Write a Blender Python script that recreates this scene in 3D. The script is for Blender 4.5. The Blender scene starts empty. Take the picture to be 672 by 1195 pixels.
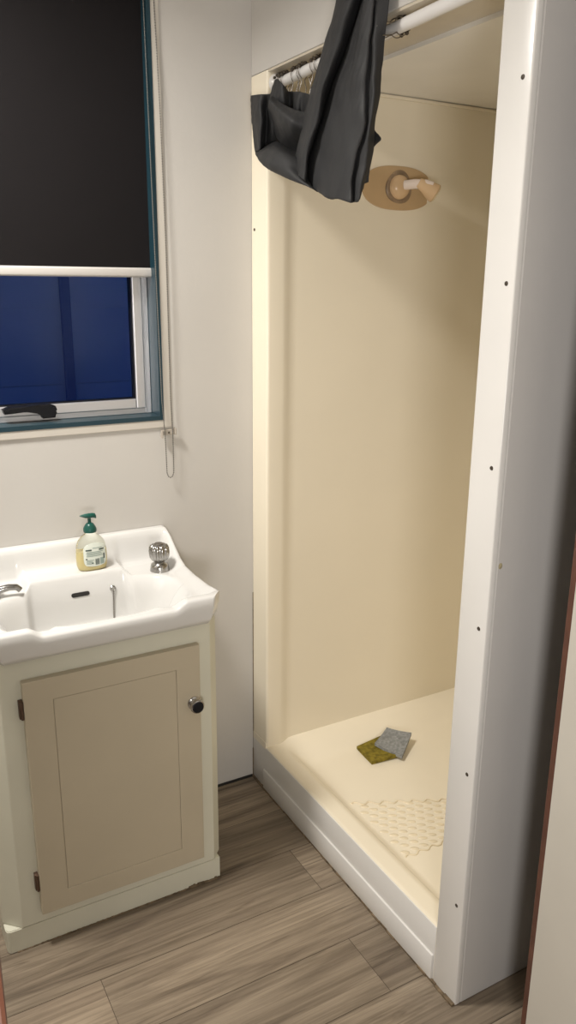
import bpy, bmesh, math, random
from mathutils import Vector, Matrix
random.seed(7)
S = bpy.context.scene
COL = S.collection
PI = math.pi

# ---------------------------------------------------------------- camera
cam_d = bpy.data.cameras.new('camera')
cam = bpy.data.objects.new('camera', cam_d)
COL.objects.link(cam)
fw = Vector((0.47146828, 0.83793856, -0.27491205))
up = Vector((0.12703308, 0.2439522, 0.96143118))
rt = Vector((0.87268566, -0.48820723, 0.00856981))
cam.matrix_world = Matrix(((rt.x, up.x, -fw.x, -0.99821735),
                           (rt.y, up.y, -fw.y, -1.97977141),
                           (rt.z, up.z, -fw.z, 1.5), (0, 0, 0, 1)))
cam_d.sensor_fit = 'VERTICAL'
cam_d.sensor_height = 36.0
cam_d.lens = 937.7346 / 1195 * 36.0
cam_d.clip_start = 0.01
S.camera = cam

# ---------------------------------------------------------------- world (blue dusk outside)
W = bpy.data.worlds.new('dusk'); S.world = W
W.use_nodes = True
bg = W.node_tree.nodes['Background']
bg.inputs[0].default_value = (0.020, 0.115, 0.52, 1)
bg.inputs[1].default_value = 0.25

# ---------------------------------------------------------------- lights
def area(name, loc, target, power, size, color, spread=180):
    l = bpy.data.lights.new(name, 'AREA'); l.shape = 'DISK'; l.size = size
    l.energy = power; l.color = color; l.spread = math.radians(spread)
    o = bpy.data.objects.new(name, l); COL.objects.link(o)
    o.location = loc
    o.rotation_euler = (Vector(target) - Vector(loc)).to_track_quat('-Z', 'Y').to_euler()
    return o
area('ceiling_lamp_light', (-1.05, -0.42, 2.33), (-1.05, -0.42, 0), 20, 0.28, (1.0, 0.965, 0.905), 157)
area('hall_fill_light', (-1.14, -2.6, 1.12), (0.1, -0.5, 1.8), 14, 0.4, (1.0, 0.97, 0.94))  # added fill through the doorway for faces turned to the hall, no actual lamp

# ---------------------------------------------------------------- exposure
S.view_settings.view_transform = 'Standard'
S.view_settings.look = 'None'
S.view_settings.gamma = 1
S.view_settings.use_curve_mapping = False
S.view_settings.exposure = 0.54

# ---------------------------------------------------------------- materials
def mat(name, color, rough=0.5, metal=0.0, spec=0.5, var=0.0, vscale=6.0, bump=0.0, bscale=120.0, coat=0.0, trans=0.0, ior=1.45):
    m = bpy.data.materials.new(name); m.use_nodes = True
    nt = m.node_tree; b = nt.nodes['Principled BSDF']
    b.inputs['Roughness'].default_value = rough
    b.inputs['Metallic'].default_value = metal
    b.inputs['Specular IOR Level'].default_value = spec
    b.inputs['Coat Weight'].default_value = coat
    b.inputs['Transmission Weight'].default_value = trans
    b.inputs['IOR'].default_value = ior
    c = (color[0], color[1], color[2], 1)
    b.inputs['Base Color'].default_value = c
    tc = nt.nodes.new('ShaderNodeTexCoord')
    if var > 0:
        n = nt.nodes.new('ShaderNodeTexNoise'); n.inputs['Scale'].default_value = vscale; n.inputs['Detail'].default_value = 5
        r = nt.nodes.new('ShaderNodeValToRGB')
        r.color_ramp.elements[0].color = tuple(x * (1 - var) for x in color) + (1,)
        r.color_ramp.elements[1].color = tuple(min(1, x * (1 + var)) for x in color) + (1,)
        r.color_ramp.elements[0].position = .3; r.color_ramp.elements[1].position = .7
        nt.links.new(tc.outputs['Object'], n.inputs['Vector'])
        nt.links.new(n.outputs['Fac'], r.inputs['Fac'])
        nt.links.new(r.outputs['Color'], b.inputs['Base Color'])
    if bump > 0:
        n = nt.nodes.new('ShaderNodeTexNoise'); n.inputs['Scale'].default_value = bscale; n.inputs['Detail'].default_value = 3
        bp = nt.nodes.new('ShaderNodeBump'); bp.inputs['Strength'].default_value = bump; bp.inputs['Distance'].default_value = 0.002
        nt.links.new(tc.outputs['Object'], n.inputs['Vector'])
        nt.links.new(n.outputs['Fac'], bp.inputs['Height'])
        nt.links.new(bp.outputs['Normal'], b.inputs['Normal'])
    return m

M_wall = mat('wall_paint', (0.59, 0.565, 0.53), 0.55, var=0.03, vscale=3, bump=0.12, bscale=90)
M_archi = mat('cream_architrave_paint', (0.60, 0.56, 0.50), 0.45)
M_side = mat('side_panel_paint', (0.57, 0.548, 0.525), 0.5, var=0.03, vscale=3, bump=0.1, bscale=60)
M_ceil = mat('ceiling_paint', (0.80, 0.77, 0.72), 0.7)
M_trimw = mat('gloss_white_trim', (0.74, 0.72, 0.69), 0.22, var=0.02, vscale=5, bump=0.08, bscale=25)
M_fibre = mat('cream_fibreglass', (0.86, 0.782, 0.63), 0.24, var=0.025, vscale=2.5, bump=0.05, bscale=14)
M_shceil = mat('shower_ceiling_panel', (0.88, 0.85, 0.79), 0.4, var=0.03)
M_soffit = mat('soffit_board', (0.62, 0.55, 0.44), 0.3, var=0.06, vscale=14)
M_cab = mat('pale_green_cream_paint', (0.63, 0.615, 0.51), 0.42, var=0.04, vscale=5, bump=0.08, bscale=40)
M_cabdoor = mat('beige_door_paint', (0.475, 0.415, 0.31), 0.40, var=0.03, vscale=5, bump=0.06, bscale=40)
M_cer = mat('white_ceramic', (0.66, 0.65, 0.63), 0.09, coat=0.3, spec=0.5)
M_chrome = mat('worn_chrome', (0.40, 0.39, 0.375), 0.17, metal=1.0)
M_steel = mat('dull_steel', (0.25, 0.23, 0.21), 0.32, metal=1.0)
M_black = mat('black_plastic', (0.008, 0.008, 0.010), 0.45, spec=0.25)
M_dark = mat('dark_cavity', (0.02, 0.018, 0.016), 0.7)
M_screw = mat('dark_screw_head', (0.07, 0.055, 0.04), 0.5, metal=0.4)
M_grime = mat('brown_grimy_sealant', (0.16, 0.115, 0.07), 0.8, var=0.5, vscale=60)
M_rust = mat('brown_hinge_metal', (0.10, 0.06, 0.04), 0.5, metal=0.5)
M_fabric = mat('charcoal_curtain_fabric', (0.030, 0.030, 0.031), 0.60, spec=0.35, bump=0.12, bscale=300)
M_blind = mat('dark_blind_fabric', (0.014, 0.0125, 0.013), 0.9, spec=0.08, var=0.05, vscale=3, bump=0.15, bscale=700)
M_bar = mat('blind_bar_grey', (0.60, 0.57, 0.54), 0.35)
M_teal = mat('teal_window_paint', (0.014, 0.042, 0.058), 0.3, var=0.06, vscale=12)
M_alu = mat('mill_aluminium', (0.66, 0.65, 0.66), 0.38, metal=0.75)
M_bead = mat('grey_bead_chain', (0.19, 0.18, 0.165), 0.4, metal=0.4)
M_rail = mat('white_rail_enamel', (0.78, 0.76, 0.74), 0.2)
M_clear = mat('clear_bracket_plastic', (0.62, 0.56, 0.48), 0.25, trans=0.35)
M_brown = mat('dark_brown_stained_timber', (0.085, 0.032, 0.018), 0.4, var=0.25, vscale=20)
M_lip = mat('reddish_hardwood_lipping', (0.105, 0.040, 0.024), 0.4, var=0.2, vscale=25)
M_leaf = mat('cream_door_paint', (0.60, 0.565, 0.50), 0.4, var=0.02)
M_tan = mat('tan_mounting_plate', (0.55, 0.385, 0.215), 0.35, var=0.07, vscale=9)
M_rose = mat('aged_cream_plastic', (0.66, 0.46, 0.27), 0.25, var=0.05)
M_arm = mat('pale_pink_pipe', (0.80, 0.68, 0.60), 0.22)
M_face = mat('spray_face_plastic', (0.70, 0.58, 0.38), 0.35)
M_green = mat('dark_green_plastic', (0.008, 0.075, 0.058), 0.3)
M_stain = mat('tread_cream', (0.78, 0.68, 0.50), 0.3, var=0.05, vscale=30)
M_liq = mat('pale_yellow_soap', (0.80, 0.66, 0.33), 0.15, coat=0.5)
M_lab = mat('white_label', (0.72, 0.76, 0.68), 0.45)
M_ink = mat('dark_label_ink', (0.045, 0.07, 0.06), 0.5)
M_inkg = mat('grey_green_label_ink', (0.32, 0.40, 0.36), 0.5)
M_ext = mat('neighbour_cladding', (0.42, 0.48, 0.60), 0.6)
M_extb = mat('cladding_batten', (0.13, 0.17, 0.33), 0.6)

def glass_mat(name, tint, rough=0.0, ior=1.45):
    m = bpy.data.materials.new(name); m.use_nodes = True
    nt = m.node_tree; b = nt.nodes['Principled BSDF']
    b.inputs['Base Color'].default_value = (*tint, 1)
    b.inputs['Transmission Weight'].default_value = 1.0
    b.inputs['Roughness'].default_value = rough
    b.inputs['IOR'].default_value = ior
    return m
M_glass = glass_mat('window_glass', (0.9, 0.94, 1.0), 0.0, 1.10)
M_clearpl = glass_mat('clear_bottle_plastic', (0.93, 0.95, 0.88), 0.08, 1.2)

def sponge_mat(name, c1, c2, scale):
    m = mat(name, c1, 0.9); nt = m.node_tree; b = nt.nodes['Principled BSDF']
    tc = nt.nodes.new('ShaderNodeTexCoord')
    n = nt.nodes.new('ShaderNodeTexNoise'); n.inputs['Scale'].default_value = scale; n.inputs['Detail'].default_value = 8
    r = nt.nodes.new('ShaderNodeValToRGB'); r.color_ramp.elements[0].color = (*c1, 1); r.color_ramp.elements[1].color = (*c2, 1)
    r.color_ramp.elements[0].position = .35; r.color_ramp.elements[1].position = .65
    bp = nt.nodes.new('ShaderNodeBump'); bp.inputs['Distance'].default_value = .003; bp.inputs['Strength'].default_value = .7
    nt.links.new(tc.outputs['Object'], n.inputs['Vector']); nt.links.new(n.outputs['Fac'], r.inputs['Fac'])
    nt.links.new(r.outputs['Color'], b.inputs['Base Color']); nt.links.new(n.outputs['Fac'], bp.inputs['Height'])
    nt.links.new(bp.outputs['Normal'], b.inputs['Normal'])
    return m
M_olive = sponge_mat('olive_scourer', (0.13, 0.10, 0.008), (0.26, 0.20, 0.02), 90)
M_grey = sponge_mat('grey_scourer', (0.20, 0.205, 0.20), (0.33, 0.335, 0.33), 110)

# knurled / dotted chrome not needed; wood-look vinyl planks
def floor_mat():
    m = bpy.data.materials.new('grey_oak_vinyl'); m.use_nodes = True
    nt = m.node_tree; L = nt.links; N = nt.nodes; b = N['Principled BSDF']
    def nd(t, **k):
        n = N.new(t)
        for a, v in k.items(): setattr(n, a, v)
        return n
    tc = nd('ShaderNodeTexCoord'); at = nd('ShaderNodeAttribute', attribute_name='rnd')
    mul = nd('ShaderNodeVectorMath', operation='SCALE'); mul.inputs['Scale'].default_value = 17.0
    L.new(at.outputs['Color'], mul.inputs[0])
    add = nd('ShaderNodeVectorMath', operation='ADD'); L.new(tc.outputs['Object'], add.inputs[0]); L.new(mul.outputs[0], add.inputs[1])
    def noise(sx, sy, det, dist, rough=.55):
        mp = nd('ShaderNodeMapping'); mp.inputs['Scale'].default_value = (sx, sy, 1)
        L.new(add.outputs[0], mp.inputs['Vector'])
        n = nd('ShaderNodeTexNoise'); n.inputs['Scale'].default_value = 1; n.inputs['Detail'].default_value = det
        n.inputs['Distortion'].default_value = dist; n.inputs['Roughness'].default_value = rough
        L.new(mp.outputs[0], n.inputs['Vector']); return n
    n1 = noise(1.5, 15, 6, 1.2, .6)
    r1 = nd('ShaderNodeValToRGB'); e = r1.color_ramp.elements
    e[0].position = .28; e[0].color = (0.20, 0.150, 0.108, 1)
    e[1].position = .74; e[1].color = (0.55, 0.445, 0.325, 1)
    x = e.new(.50); x.color = (0.36, 0.285, 0.205, 1)
    L.new(n1.outputs['Fac'], r1.inputs['Fac'])
    n2 = noise(3.2, 120, 6, .5, .65)
    r2 = nd('ShaderNodeValToRGB'); e = r2.color_ramp.elements
    e[0].position = .33; e[0].color = (.60, .58, .56, 1); e[1].position = .58; e[1].color = (1, 1, 1, 1)
    L.new(n2.outputs['Fac'], r2.inputs['Fac'])
    mx = nd('ShaderNodeMix', data_type='RGBA', blend_type='MULTIPLY'); mx.inputs['Factor'].default_value = .9
    L.new(r1.outputs['Color'], mx.inputs['A']); L.new(r2.outputs['Color'], mx.inputs['B'])
    # dark grain streaks / knots
    n3 = noise(1.7, 30, 5, 2.0, .6)
    r3 = nd('ShaderNodeValToRGB'); e = r3.color_ramp.elements
    e[0].position = .58; e[0].color = (1, 1, 1, 1); e[1].position = .72; e[1].color = (.42, .38, .35, 1)
    L.new(n3.outputs['Fac'], r3.inputs['Fac'])
    mx2 = nd('ShaderNodeMix', data_type='RGBA', blend_type='MULTIPLY'); mx2.inputs['Factor'].default_value = .8
    L.new(mx.outputs['Result'], mx2.inputs['A']); L.new(r3.outputs['Color'], mx2.inputs['B'])
    # knots
    mpk = nd('ShaderNodeMapping'); mpk.inputs['Scale'].default_value = (1.6, 5.5, 1); L.new(add.outputs[0], mpk.inputs['Vector'])
    vo = nd('ShaderNodeTexVoronoi'); vo.inputs['Scale'].default_value = 1; vo.inputs['Randomness'].default_value = 1
    L.new(mpk.outputs[0], vo.inputs['Vector'])
    rk = nd('ShaderNodeValToRGB'); e = rk.color_ramp.elements
    e[0].position = .03; e[0].color = (.45, .40, .36, 1); e[1].position = .13; e[1].color = (1, 1, 1, 1)
    x = e.new(.07); x.color = (.72, .68, .64, 1)
    L.new(vo.outputs['Distance'], rk.inputs['Fac'])
    mx3 = nd('ShaderNodeMix', data_type='RGBA', blend_type='MULTIPLY'); mx3.inputs['Factor'].default_value = .75
    L.new(mx2.outputs['Result'], mx3.inputs['A']); L.new(rk.outputs['Color'], mx3.inputs['B'])
    # per plank tone
    sp = nd('ShaderNodeSeparateColor'); L.new(at.outputs['Color'], sp.inputs[0])
    mr = nd('ShaderNodeMapRange'); mr.inputs['To Min'].default_value = .58; mr.inputs['To Max'].default_value = .90
    L.new(sp.outputs[2], mr.inputs['Value'])
    sc = nd('ShaderNodeVectorMath', operation='SCALE'); L.new(mx3.outputs['Result'], sc.inputs[0]); L.new(mr.outputs[0], sc.inputs['Scale'])
    L.new(sc.outputs[0], b.inputs['Base Color'])
    b.inputs['Roughness'].default_value = .42
    bp = nd('ShaderNodeBump'); bp.inputs['Strength'].default_value = .25; bp.inputs['Distance'].default_value = .001
    L.new(n2.outputs['Fac'], bp.inputs['Height']); L.new(bp.outputs['Normal'], b.inputs['Normal'])
    return m
M_floor = floor_mat()

# ---------------------------------------------------------------- mesh helpers
def B(): return bmesh.new()

def box(bm, x0, x1, y0, y1, z0, z1, bev=0.0, seg=2):
    r = bmesh.ops.create_cube(bm, size=1.0)
    vs = r['verts']
    for v in vs:
        v.co = Vector(((x0 + x1) / 2 + v.co.x * (x1 - x0), (y0 + y1) / 2 + v.co.y * (y1 - y0), (z0 + z1) / 2 + v.co.z * (z1 - z0)))
    if bev > 0:
        es = list({e for v in vs for e in v.link_edges})
        bmesh.ops.bevel(bm, geom=es, offset=bev, segments=seg, affect='EDGES', profile=.5)

def frame_from(d):
    d = Vector(d).normalized()
    a = Vector((0, 0, 1)) if abs(d.z) < .9 else Vector((1, 0, 0))
    u = d.cross(a).normalized(); return u, d.cross(u).normalized()

def tube(bm, pts, r, n=12, closed=False, caps=True):
    pts = [Vector(p) for p in pts]; rings = []
    rr = r if isinstance(r, (list, tuple)) else [r] * len(pts)
    u = None
    for i, p in enumerate(pts):
        if closed: d = pts[(i + 1) % len(pts)] - pts[i - 1]
        else: d = pts[min(i + 1, len(pts) - 1)] - pts[max(i - 1, 0)]
        d.normalize()
        if u is None: u, v = frame_from(d)
        else:
            u = (u - d * u.dot(d)).normalized()
        v = d.cross(u)
        rings.append([bm.verts.new(p + (u * math.cos(2 * PI * k / n) + v * math.sin(2 * PI * k / n)) * rr[i]) for k in range(n)])
    m = len(rings)
    for i in range(m if closed else m - 1):
        a, b = rings[i], rings[(i + 1) % m]
        for k in range(n): bm.faces.new((a[k], a[(k + 1) % n], b[(k + 1) % n], b[k]))
    if caps and not closed:
        bm.faces.new(list(reversed(rings[0]))); bm.faces.new(rings[-1])

def lathe(bm, prof, origin, axis=(0, 0, 1), n=32, rib=None):
    """prof: list of (radius, height) along axis; rib(i, ang)-> radius factor"""
    o = Vector(origin); d = Vector(axis).normalized(); u, v = frame_from(d)
    rings = []
    for i, (r, h) in enumerate(prof):
        rings.append([bm.verts.new(o + d * h + (u * math.cos(2 * PI * k / n) + v * math.sin(2 * PI * k / n)) * max(r, 1e-5) * (rib(i, 2 * PI * k / n) if rib else 1)) for k in range(n)])
    for a, b in zip(rings, rings[1:]):
        for k in range(n): bm.faces.new((a[k], a[(k + 1) % n], b[(k + 1) % n], b[k]))
    bm.faces.new(list(reversed(rings[0]))); bm.faces.new(rings[-1])

def prism(bm, poly, z0, z1, bev=0.0):
    lo = [bm.verts.new((x, y, z0)) for x, y in poly]; hi = [bm.verts.new((x, y, z1)) for x, y in poly]
    n = len(poly); es = []
    bm.faces.new(list(reversed(lo))); bm.faces.new(hi)
    for k in range(n): bm.faces.new((lo[k], lo[(k + 1) % n], hi[(k + 1) % n], hi[k]))
    if bev > 0:
        es = list({e for v in lo + hi for e in v.link_edges})
        bmesh.ops.bevel(bm, geom=es, offset=bev, segments=2, affect='EDGES')

ORG = {}            # world origin of every object that parents parts
def obj(name, bm, m, parent=None, smooth=None):
    org = ORG.get(parent.name, Vector((0, 0, 0))) if parent else Vector((0, 0, 0))
    if parent: bmesh.ops.translate(bm, verts=bm.verts, vec=-org)
    bmesh.ops.recalc_face_normals(bm, faces=bm.faces)
    me = bpy.data.meshes.new(name); bm.to_mesh(me); bm.free()
    me.materials.append(m)
    o = bpy.data.objects.new(name, me); COL.objects.link(o)
    if smooth is not None:
        me.shade_smooth()
        if smooth < 180: me.set_sharp_from_angle(angle=math.radians(smooth))
    if parent:
        o.parent = parent
        ORG[o.name] = org
    return o

def tag(o, label, cat, group=None):
    o['label'] = label; o['category'] = cat
    if group: o['group'] = group
    return o

def thing(name, loc, label, cat, group=None):
    o = bpy.data.objects.new(name, None); COL.objects.link(o); o.location = loc; ORG[o.name] = Vector(loc)
    o.empty_display_size = .05
    return tag(o, label, cat, group)

def struct(o, label=None, cat=None):
    o['kind'] = 'structure'
    if label: o['label'] = label
    if cat: o['category'] = cat
    return o

def structE(name, loc, label, cat):
    o = bpy.data.objects.new(name, None); COL.objects.link(o); o.location = loc; ORG[o.name] = Vector(loc)
    return struct(o, label, cat)

def catmull(P, t):
    n = len(P) - 1; t = max(0, min(.99999, t)) * n; i = int(t); f = t - i
    p1, p2 = P[i], P[i + 1]
    p0 = P[i - 1] if i > 0 else p1 * 2 - p2
    p3 = P[i + 2] if i + 2 <= n else p2 * 2 - p1
    return .5 * ((2 * p1) + (p2 - p0) * f + (2 * p0 - 5 * p1 + 4 * p2 - p3) * f * f + (3 * p1 - p0 - 3 * p2 + p3) * f ** 3)

# ================================================================ SETTING
XL = -1.58          # left wall of the bathroom
YH = -3.05          # end wall of the hall
XR = 0.95
ZC = 2.36
WX0, WX1, WZ0, WZ1 = -1.30, -0.261, 1.152, 2.20     # window opening

# floor: planks laid along x, 168 mm wide
bm = B()
lay = bm.loops.layers.color.new('rnd')
def plank(x0, x1, y0, y1, rnd):
    g = .0007
    f = bm.faces.new([bm.verts.new(c) for c in ((x0 + g, y0 + g, 0), (x1 - g, y0 + g, 0), (x1 - g, y1 - g, 0), (x0 + g, y1 - g, 0))])
    for l in f.loops: l[lay] = (*rnd, 1)
joints = {1: -0.78, 2: -0.3, 3: -0.072, 4: -0.650, 5: -0.1, 6: -0.9, 7: -.05}
row = 0; y = 0.144
TONE = {(4, False): 1.0, (4, True): .68, (3, False): .42, (3, True): .72, (2, True): .35, (5, True): .30, (5, False): .50, (2, False): .40, (6, True): .6}
while y > YH:
    k = round((-0.024 - (y - .168)) / .168)     # row index: row k spans -0.024-0.168k .. above it
    j = joints.get(k, random.uniform(-1.3, .3))
    x = j - 1.22 * 2
    while x < XR + .1:
        tone = random.uniform(.15, .8)
        tone = TONE.get((k, x >= j - .01), tone)
        plank(x, x + 1.22, y - .168, y, (random.random(), random.random(), tone))
        x += 1.22
    y -= .168
nf = len(bm.faces)
box(bm, XL - .1, XR + .1, YH, .1, -.06, -.0012)
for f in list(bm.faces)[nf:]: f.material_index = 1
flo = obj('floor', bm, M_floor); flo.data.materials.append(mat('plank_seam', (0.085, 0.062, 0.045), .8))
struct(flo, 'grey brown wood-look vinyl plank floor', 'floor')

bm = B(); box(bm, XL - .1, XR + .1, YH - .1, .1, ZC, ZC + .08)
struct(obj('ceiling', bm, M_ceil), 'plain white ceiling above the bathroom', 'ceiling')

bm = B()
box(bm, XL - .1, WX0, 0, .1, 0, ZC); box(bm, WX1, XR + .1, 0, .1, 0, ZC)
box(bm, WX0, WX1, 0, .1, 0, WZ0); box(bm, WX0, WX1, 0, .1, WZ1, ZC)
struct(obj('wall_back', bm, M_wall), 'off-white painted wall with the window', 'wall')
bm = B(); box(bm, XL - .1, XL, YH, 0, 0, ZC)
struct(obj('wall_left', bm, M_wall), 'off-white left side wall', 'wall')
bm = B(); box(bm, XR, XR + .1, YH, 0, 0, ZC)
struct(obj('wall_right', bm, M_wall), 'off-white right side wall behind the shower', 'wall')
bm = B(); box(bm, XL - .1, XR + .1, YH - .1, YH, 0, ZC)
struct(obj('wall_hall', bm, M_wall), 'off-white hall wall behind the doorway', 'wall')
bm = B()
box(bm, XL, -1.03, -1.86, -1.74, 0, ZC); box(bm, -.12, XR, -1.86, -1.74, 0, ZC)
struct(obj('wall_front', bm, M_wall), 'off-white wall with the doorway', 'wall')
# partition that closes the near side of the shower
bm = B(); box(bm, 0.012, XR, -.962, -.895, 0, ZC, .004)
struct(obj('wall_partition', bm, M_side), 'grey-white side panel of the shower cubicle', 'wall')
bm = B(); bmesh.ops.create_uvsphere(bm, u_segments=10, v_segments=6, radius=.006, matrix=Matrix.Translation((.021, -.961, 1.004)) @ Matrix.Diagonal((1, .35, 1.2, 1)))
obj('filler_dab', bm, mat('yellowed_filler', (0.42, 0.36, 0.22), .6, var=.3, vscale=150), bpy.data.objects['wall_partition'], 60)
# bulkhead over the shower opening
bm = B(); box(bm, 0.0, .17, -.8868, 0.0, 1.99, ZC, .002)
struct(obj('wall_bulkhead', bm, M_wall), 'off-white wall strip above the shower opening', 'wall')
bm = B(); box(bm, 0.003, .168, -.893, -.003, 1.9850, 1.9899)
struct(obj('trim_1', bm, M_soffit), 'tan soffit board under the wall strip above the shower', 'trim')

# white corner post with six screws
bm = B(); box(bm, -.0016, .014, -.962, -.887, 0, ZC, .0035, 3)
post = struct(obj('trim_2', bm, M_trimw, smooth=40), 'glossy white corner board on the near edge of the shower opening', 'trim')
for z in (1.811, 1.501, 1.186, .877, .563, .248):
    bm = B(); lathe(bm, [(.0, 0), (.0042, 0), (.0036, .0012), (.0016, .0016), (.0008, .0008)], (-.0014, -.943, z), (-1, 0, 0), 12)
    s = obj('screw', bm, M_screw, post, 40)

# window trim moulding (cream architrave strip)
bm = B()
box(bm, WX1 - .0, WX1 + .021, -.0045, 0, WZ0 - .021, WZ1 + .021, .002)
box(bm, WX0 - .021, WX0, -.0045, 0, WZ0 - .021, WZ1 + .021, .002)
box(bm, WX0, WX1, -.0045, 0, WZ0 - .021, WZ0, .002)
box(bm, WX0, WX1, -.0045, 0, WZ1, WZ1 + .021, .002)
struct(obj('trim_3', bm, M_archi), 'thin cream moulding strip around the window', 'trim')
# grimy sealant lines
bm = B()
y = 0.0
while y > -.955:
    w = random.uniform(.0025, .006)
    box(bm, -w - .004, 0.0, y - .03, y, 0, random.uniform(.002, .006)); y -= .03
struct(obj('trim_4', bm, M_grime), 'grimy brown sealant line along the foot of the shower', 'trim')
bm = B(); box(bm, -.0018, .0, -.0016, 0, .0, .62); box(bm, -.0035, 0, -.003, 0, 0, .10)
struct(obj('trim_5', bm, M_grime), 'brown sealant line in the corner of wall and shower', 'trim')
bm = B(); box(bm, -.275, -.006, -.004, 0, 0, .007)
struct(obj('trim_6', bm, M_dark), 'dark gap at the foot of the wall beside the vanity', 'trim')

# ---------------------------------------------------------------- window
win = structE('window_1', ((WX0 + WX1) / 2, 0, WZ0), 'aluminium awning window in a teal painted reveal', 'window')
bm = B()
t = .011
box(bm, WX1 - t, WX1, -.006, .095, WZ0, WZ1); box(bm, WX0, WX0 + t, -.006, .095, WZ0, WZ1)
box(bm, WX0 + t, WX1 - t, -.006, .095, WZ0, WZ0 + t); box(bm, WX0 + t, WX1 - t, -.006, .095, WZ1 - t, WZ1)
o = obj('reveal_frame', bm, M_teal, win); o['label'] = 'teal painted timber reveal'
def ring_frame(bm, x0, x1, z0, z1, w, y0, y1, bev=.0015):
    box(bm, x0, x0 + w, y0, y1, z0, z1, bev); box(bm, x1 - w, x1, y0, y1, z0, z1, bev)
    box(bm, x0 + w, x1 - w, y0, y1, z0, z0 + w, bev); box(bm, x0 + w, x1 - w, y0, y1, z1 - w, z1, bev)
fx0, fx1, fz0, fz1 = WX0 + t, WX1 - t, WZ0 + t, WZ1 - t
bm = B(); ring_frame(bm, fx0, fx1, fz0, fz1, .018, .055, .094)
obj('outer_frame', bm, M_alu, win)
bm = B(); ring_frame(bm, fx0 + .016, fx1 - .016, fz0 + .014, fz1 - .014, .026, .050, .086, .003)
sash = obj('sash', bm, M_alu, win)
bm = B(); ring_frame(bm, fx0 + .0405, fx1 - .0405, fz0 + .0385, fz1 - .0385, .004, .056, .080, 0)
obj('gasket', bm, M_black, win)
bm = B(); box(bm, fx0 + .041, fx1 - .041, .068, .073, fz0 + .039, fz1 - .039)
obj('pane', bm, M_glass, win)
# latch: dark lever with a hooked foot at its right end
bm = B()
lx, lz = -.652, 1.196
prof = [(-.655, 1.199), (-.64, 1.204), (-.60, 1.204), (-.575, 1.207), (-.545, 1.207), (-.530, 1.201), (-.527, 1.192), (-.533, 1.186), (-.533, 1.173), (-.562, 1.172), (-.566, 1.184), (-.575, 1.190), (-.60, 1.191), (-.652, 1.188)]
a = [bm.verts.new((x, .022, z)) for x, z in prof]; b = [bm.verts.new((x, .051, z)) for x, z in prof]
bm.faces.new(a); bm.faces.new(list(reversed(b)))
for k in range(len(prof)): bm.faces.new((a[k], b[k], b[(k + 1) % len(prof)], a[(k + 1) % len(prof)]))
bmesh.ops.bevel(bm, geom=[e for e in bm.edges if abs(e.verts[0].co.y - e.verts[1].co.y) < 1e-5 and e.verts[0].co.y < .03], offset=.004, segments=2, affect='EDGES')
obj('latch', bm, M_black, win, 50)['label'] = 'black window latch lever'

# neighbouring cladding outside, seen through the pane
ext = thing('neighbour_wall', (-.4, 1.3, 0), 'blue dusk-lit cladding wall outside the window', 'wall')
bm = B()
z = 0.2
while z < 3.0:
    box(bm, -3.2, 2.6, 1.30, 1.34, z, z + .296); box(bm, -3.2, 2.6, 1.306, 1.345, z + .296, z + .30); z += .30
obj('cladding', bm, M_ext, ext)
bm = B(); box(bm, -.190, -.152, 1.275, 1.30, .2, 3.2, .004)
obj('batten', bm, M_extb, ext)
ext['kind'] = 'structure'

# ---------------------------------------------------------------- roller blind
bl = thing('roller_blind', (-.78, .03, 2.0), 'charcoal roller blind pulled down over the upper window', 'blind')
bm = B(); box(bm, WX0 + .02, -.2705, .026, .0275, 1.530, 2.165)
obj('fabric', bm, M_blind, bl)
bm = B(); box(bm, WX0 + .018, -.2665, .020, .034, 1.5085, 1.5315, .005, 3)
obj('bottom_bar', bm, M_bar, bl, 40)['label'] = 'pale grey weight bar of the blind'
bm = B(); lathe(bm, [(.0, 0), (.019, 0), (.019, WX1 - WX0 - .03), (0, WX1 - WX0 - .03)], (WX0 + .015, .030, 2.165), (1, 0, 0), 24)
obj('roller_tube', bm, M_blind, bl, 40)
bm = B()
path = [Vector(p) for p in [(-.2770, -.004, 2.16), (-.2760, -.010, 1.9), (-.2725, -.012, 1.56), (-.268, -.013, 1.2), (-.2635, -.015, 1.128), (-.2620, -.016, 1.06), (-.2615, -.016, 1.012), (-.2580, -.016, 1.0015), (-.2520, -.016, .998), (-.2460, -.016, 1.0015), (-.2425, -.016, 1.012), (-.2420, -.016, 1.06), (-.2415, -.015, 1.128), (-.2440, -.013, 1.2), (-.243, -.012, 1.56), (-.2465, -.010, 1.9), (-.252, -.004, 2.16)]]
tube(bm, path, .0009, 6)
# beads every 6 mm
acc = 0.0
for p, q in zip(path, path[1:]):
    L_ = (q - p).length; s = acc
    while s < L_:
        c = p.lerp(q, s / L_)
        bmesh.ops.create_icosphere(bm, subdivisions=1, radius=.0019, matrix=Matrix.Translation(c)); s += .0058
    acc = s - L_
obj('beaded_chain', bm, M_bead, bl, 60)['label'] = 'grey beaded pull chain'
ch = thing('chain_holder', (-.252, 0, 1.122), 'small clear plastic chain holder screwed below the window corner', 'bracket')
bm = B(); box(bm, -.272, -.234, -.0135, -.0085, 1.112, 1.127, .0015); box(bm, -.258, -.246, -.0085, 0, 1.112, 1.124)
box(bm, -.273, -.269, -.019, -.0085, 1.106, 1.127, .001); box(bm, -.236, -.232, -.019, -.0085, 1.112, 1.130, .001)
obj('bracket_body', bm, M_clear, ch)
bm = B(); lathe(bm, [(0, 0), (.003, 0), (.002, .0015), (0, .0016)], (-.252, -.0136, 1.119), (0, -1, 0), 10)
obj('screw', bm, M_screw, ch)

# ================================================================ SHOWER
sh = thing('shower_stall', (.4, -.45, 0), 'cream moulded fibreglass shower stall with a low front curb', 'shower')
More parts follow.
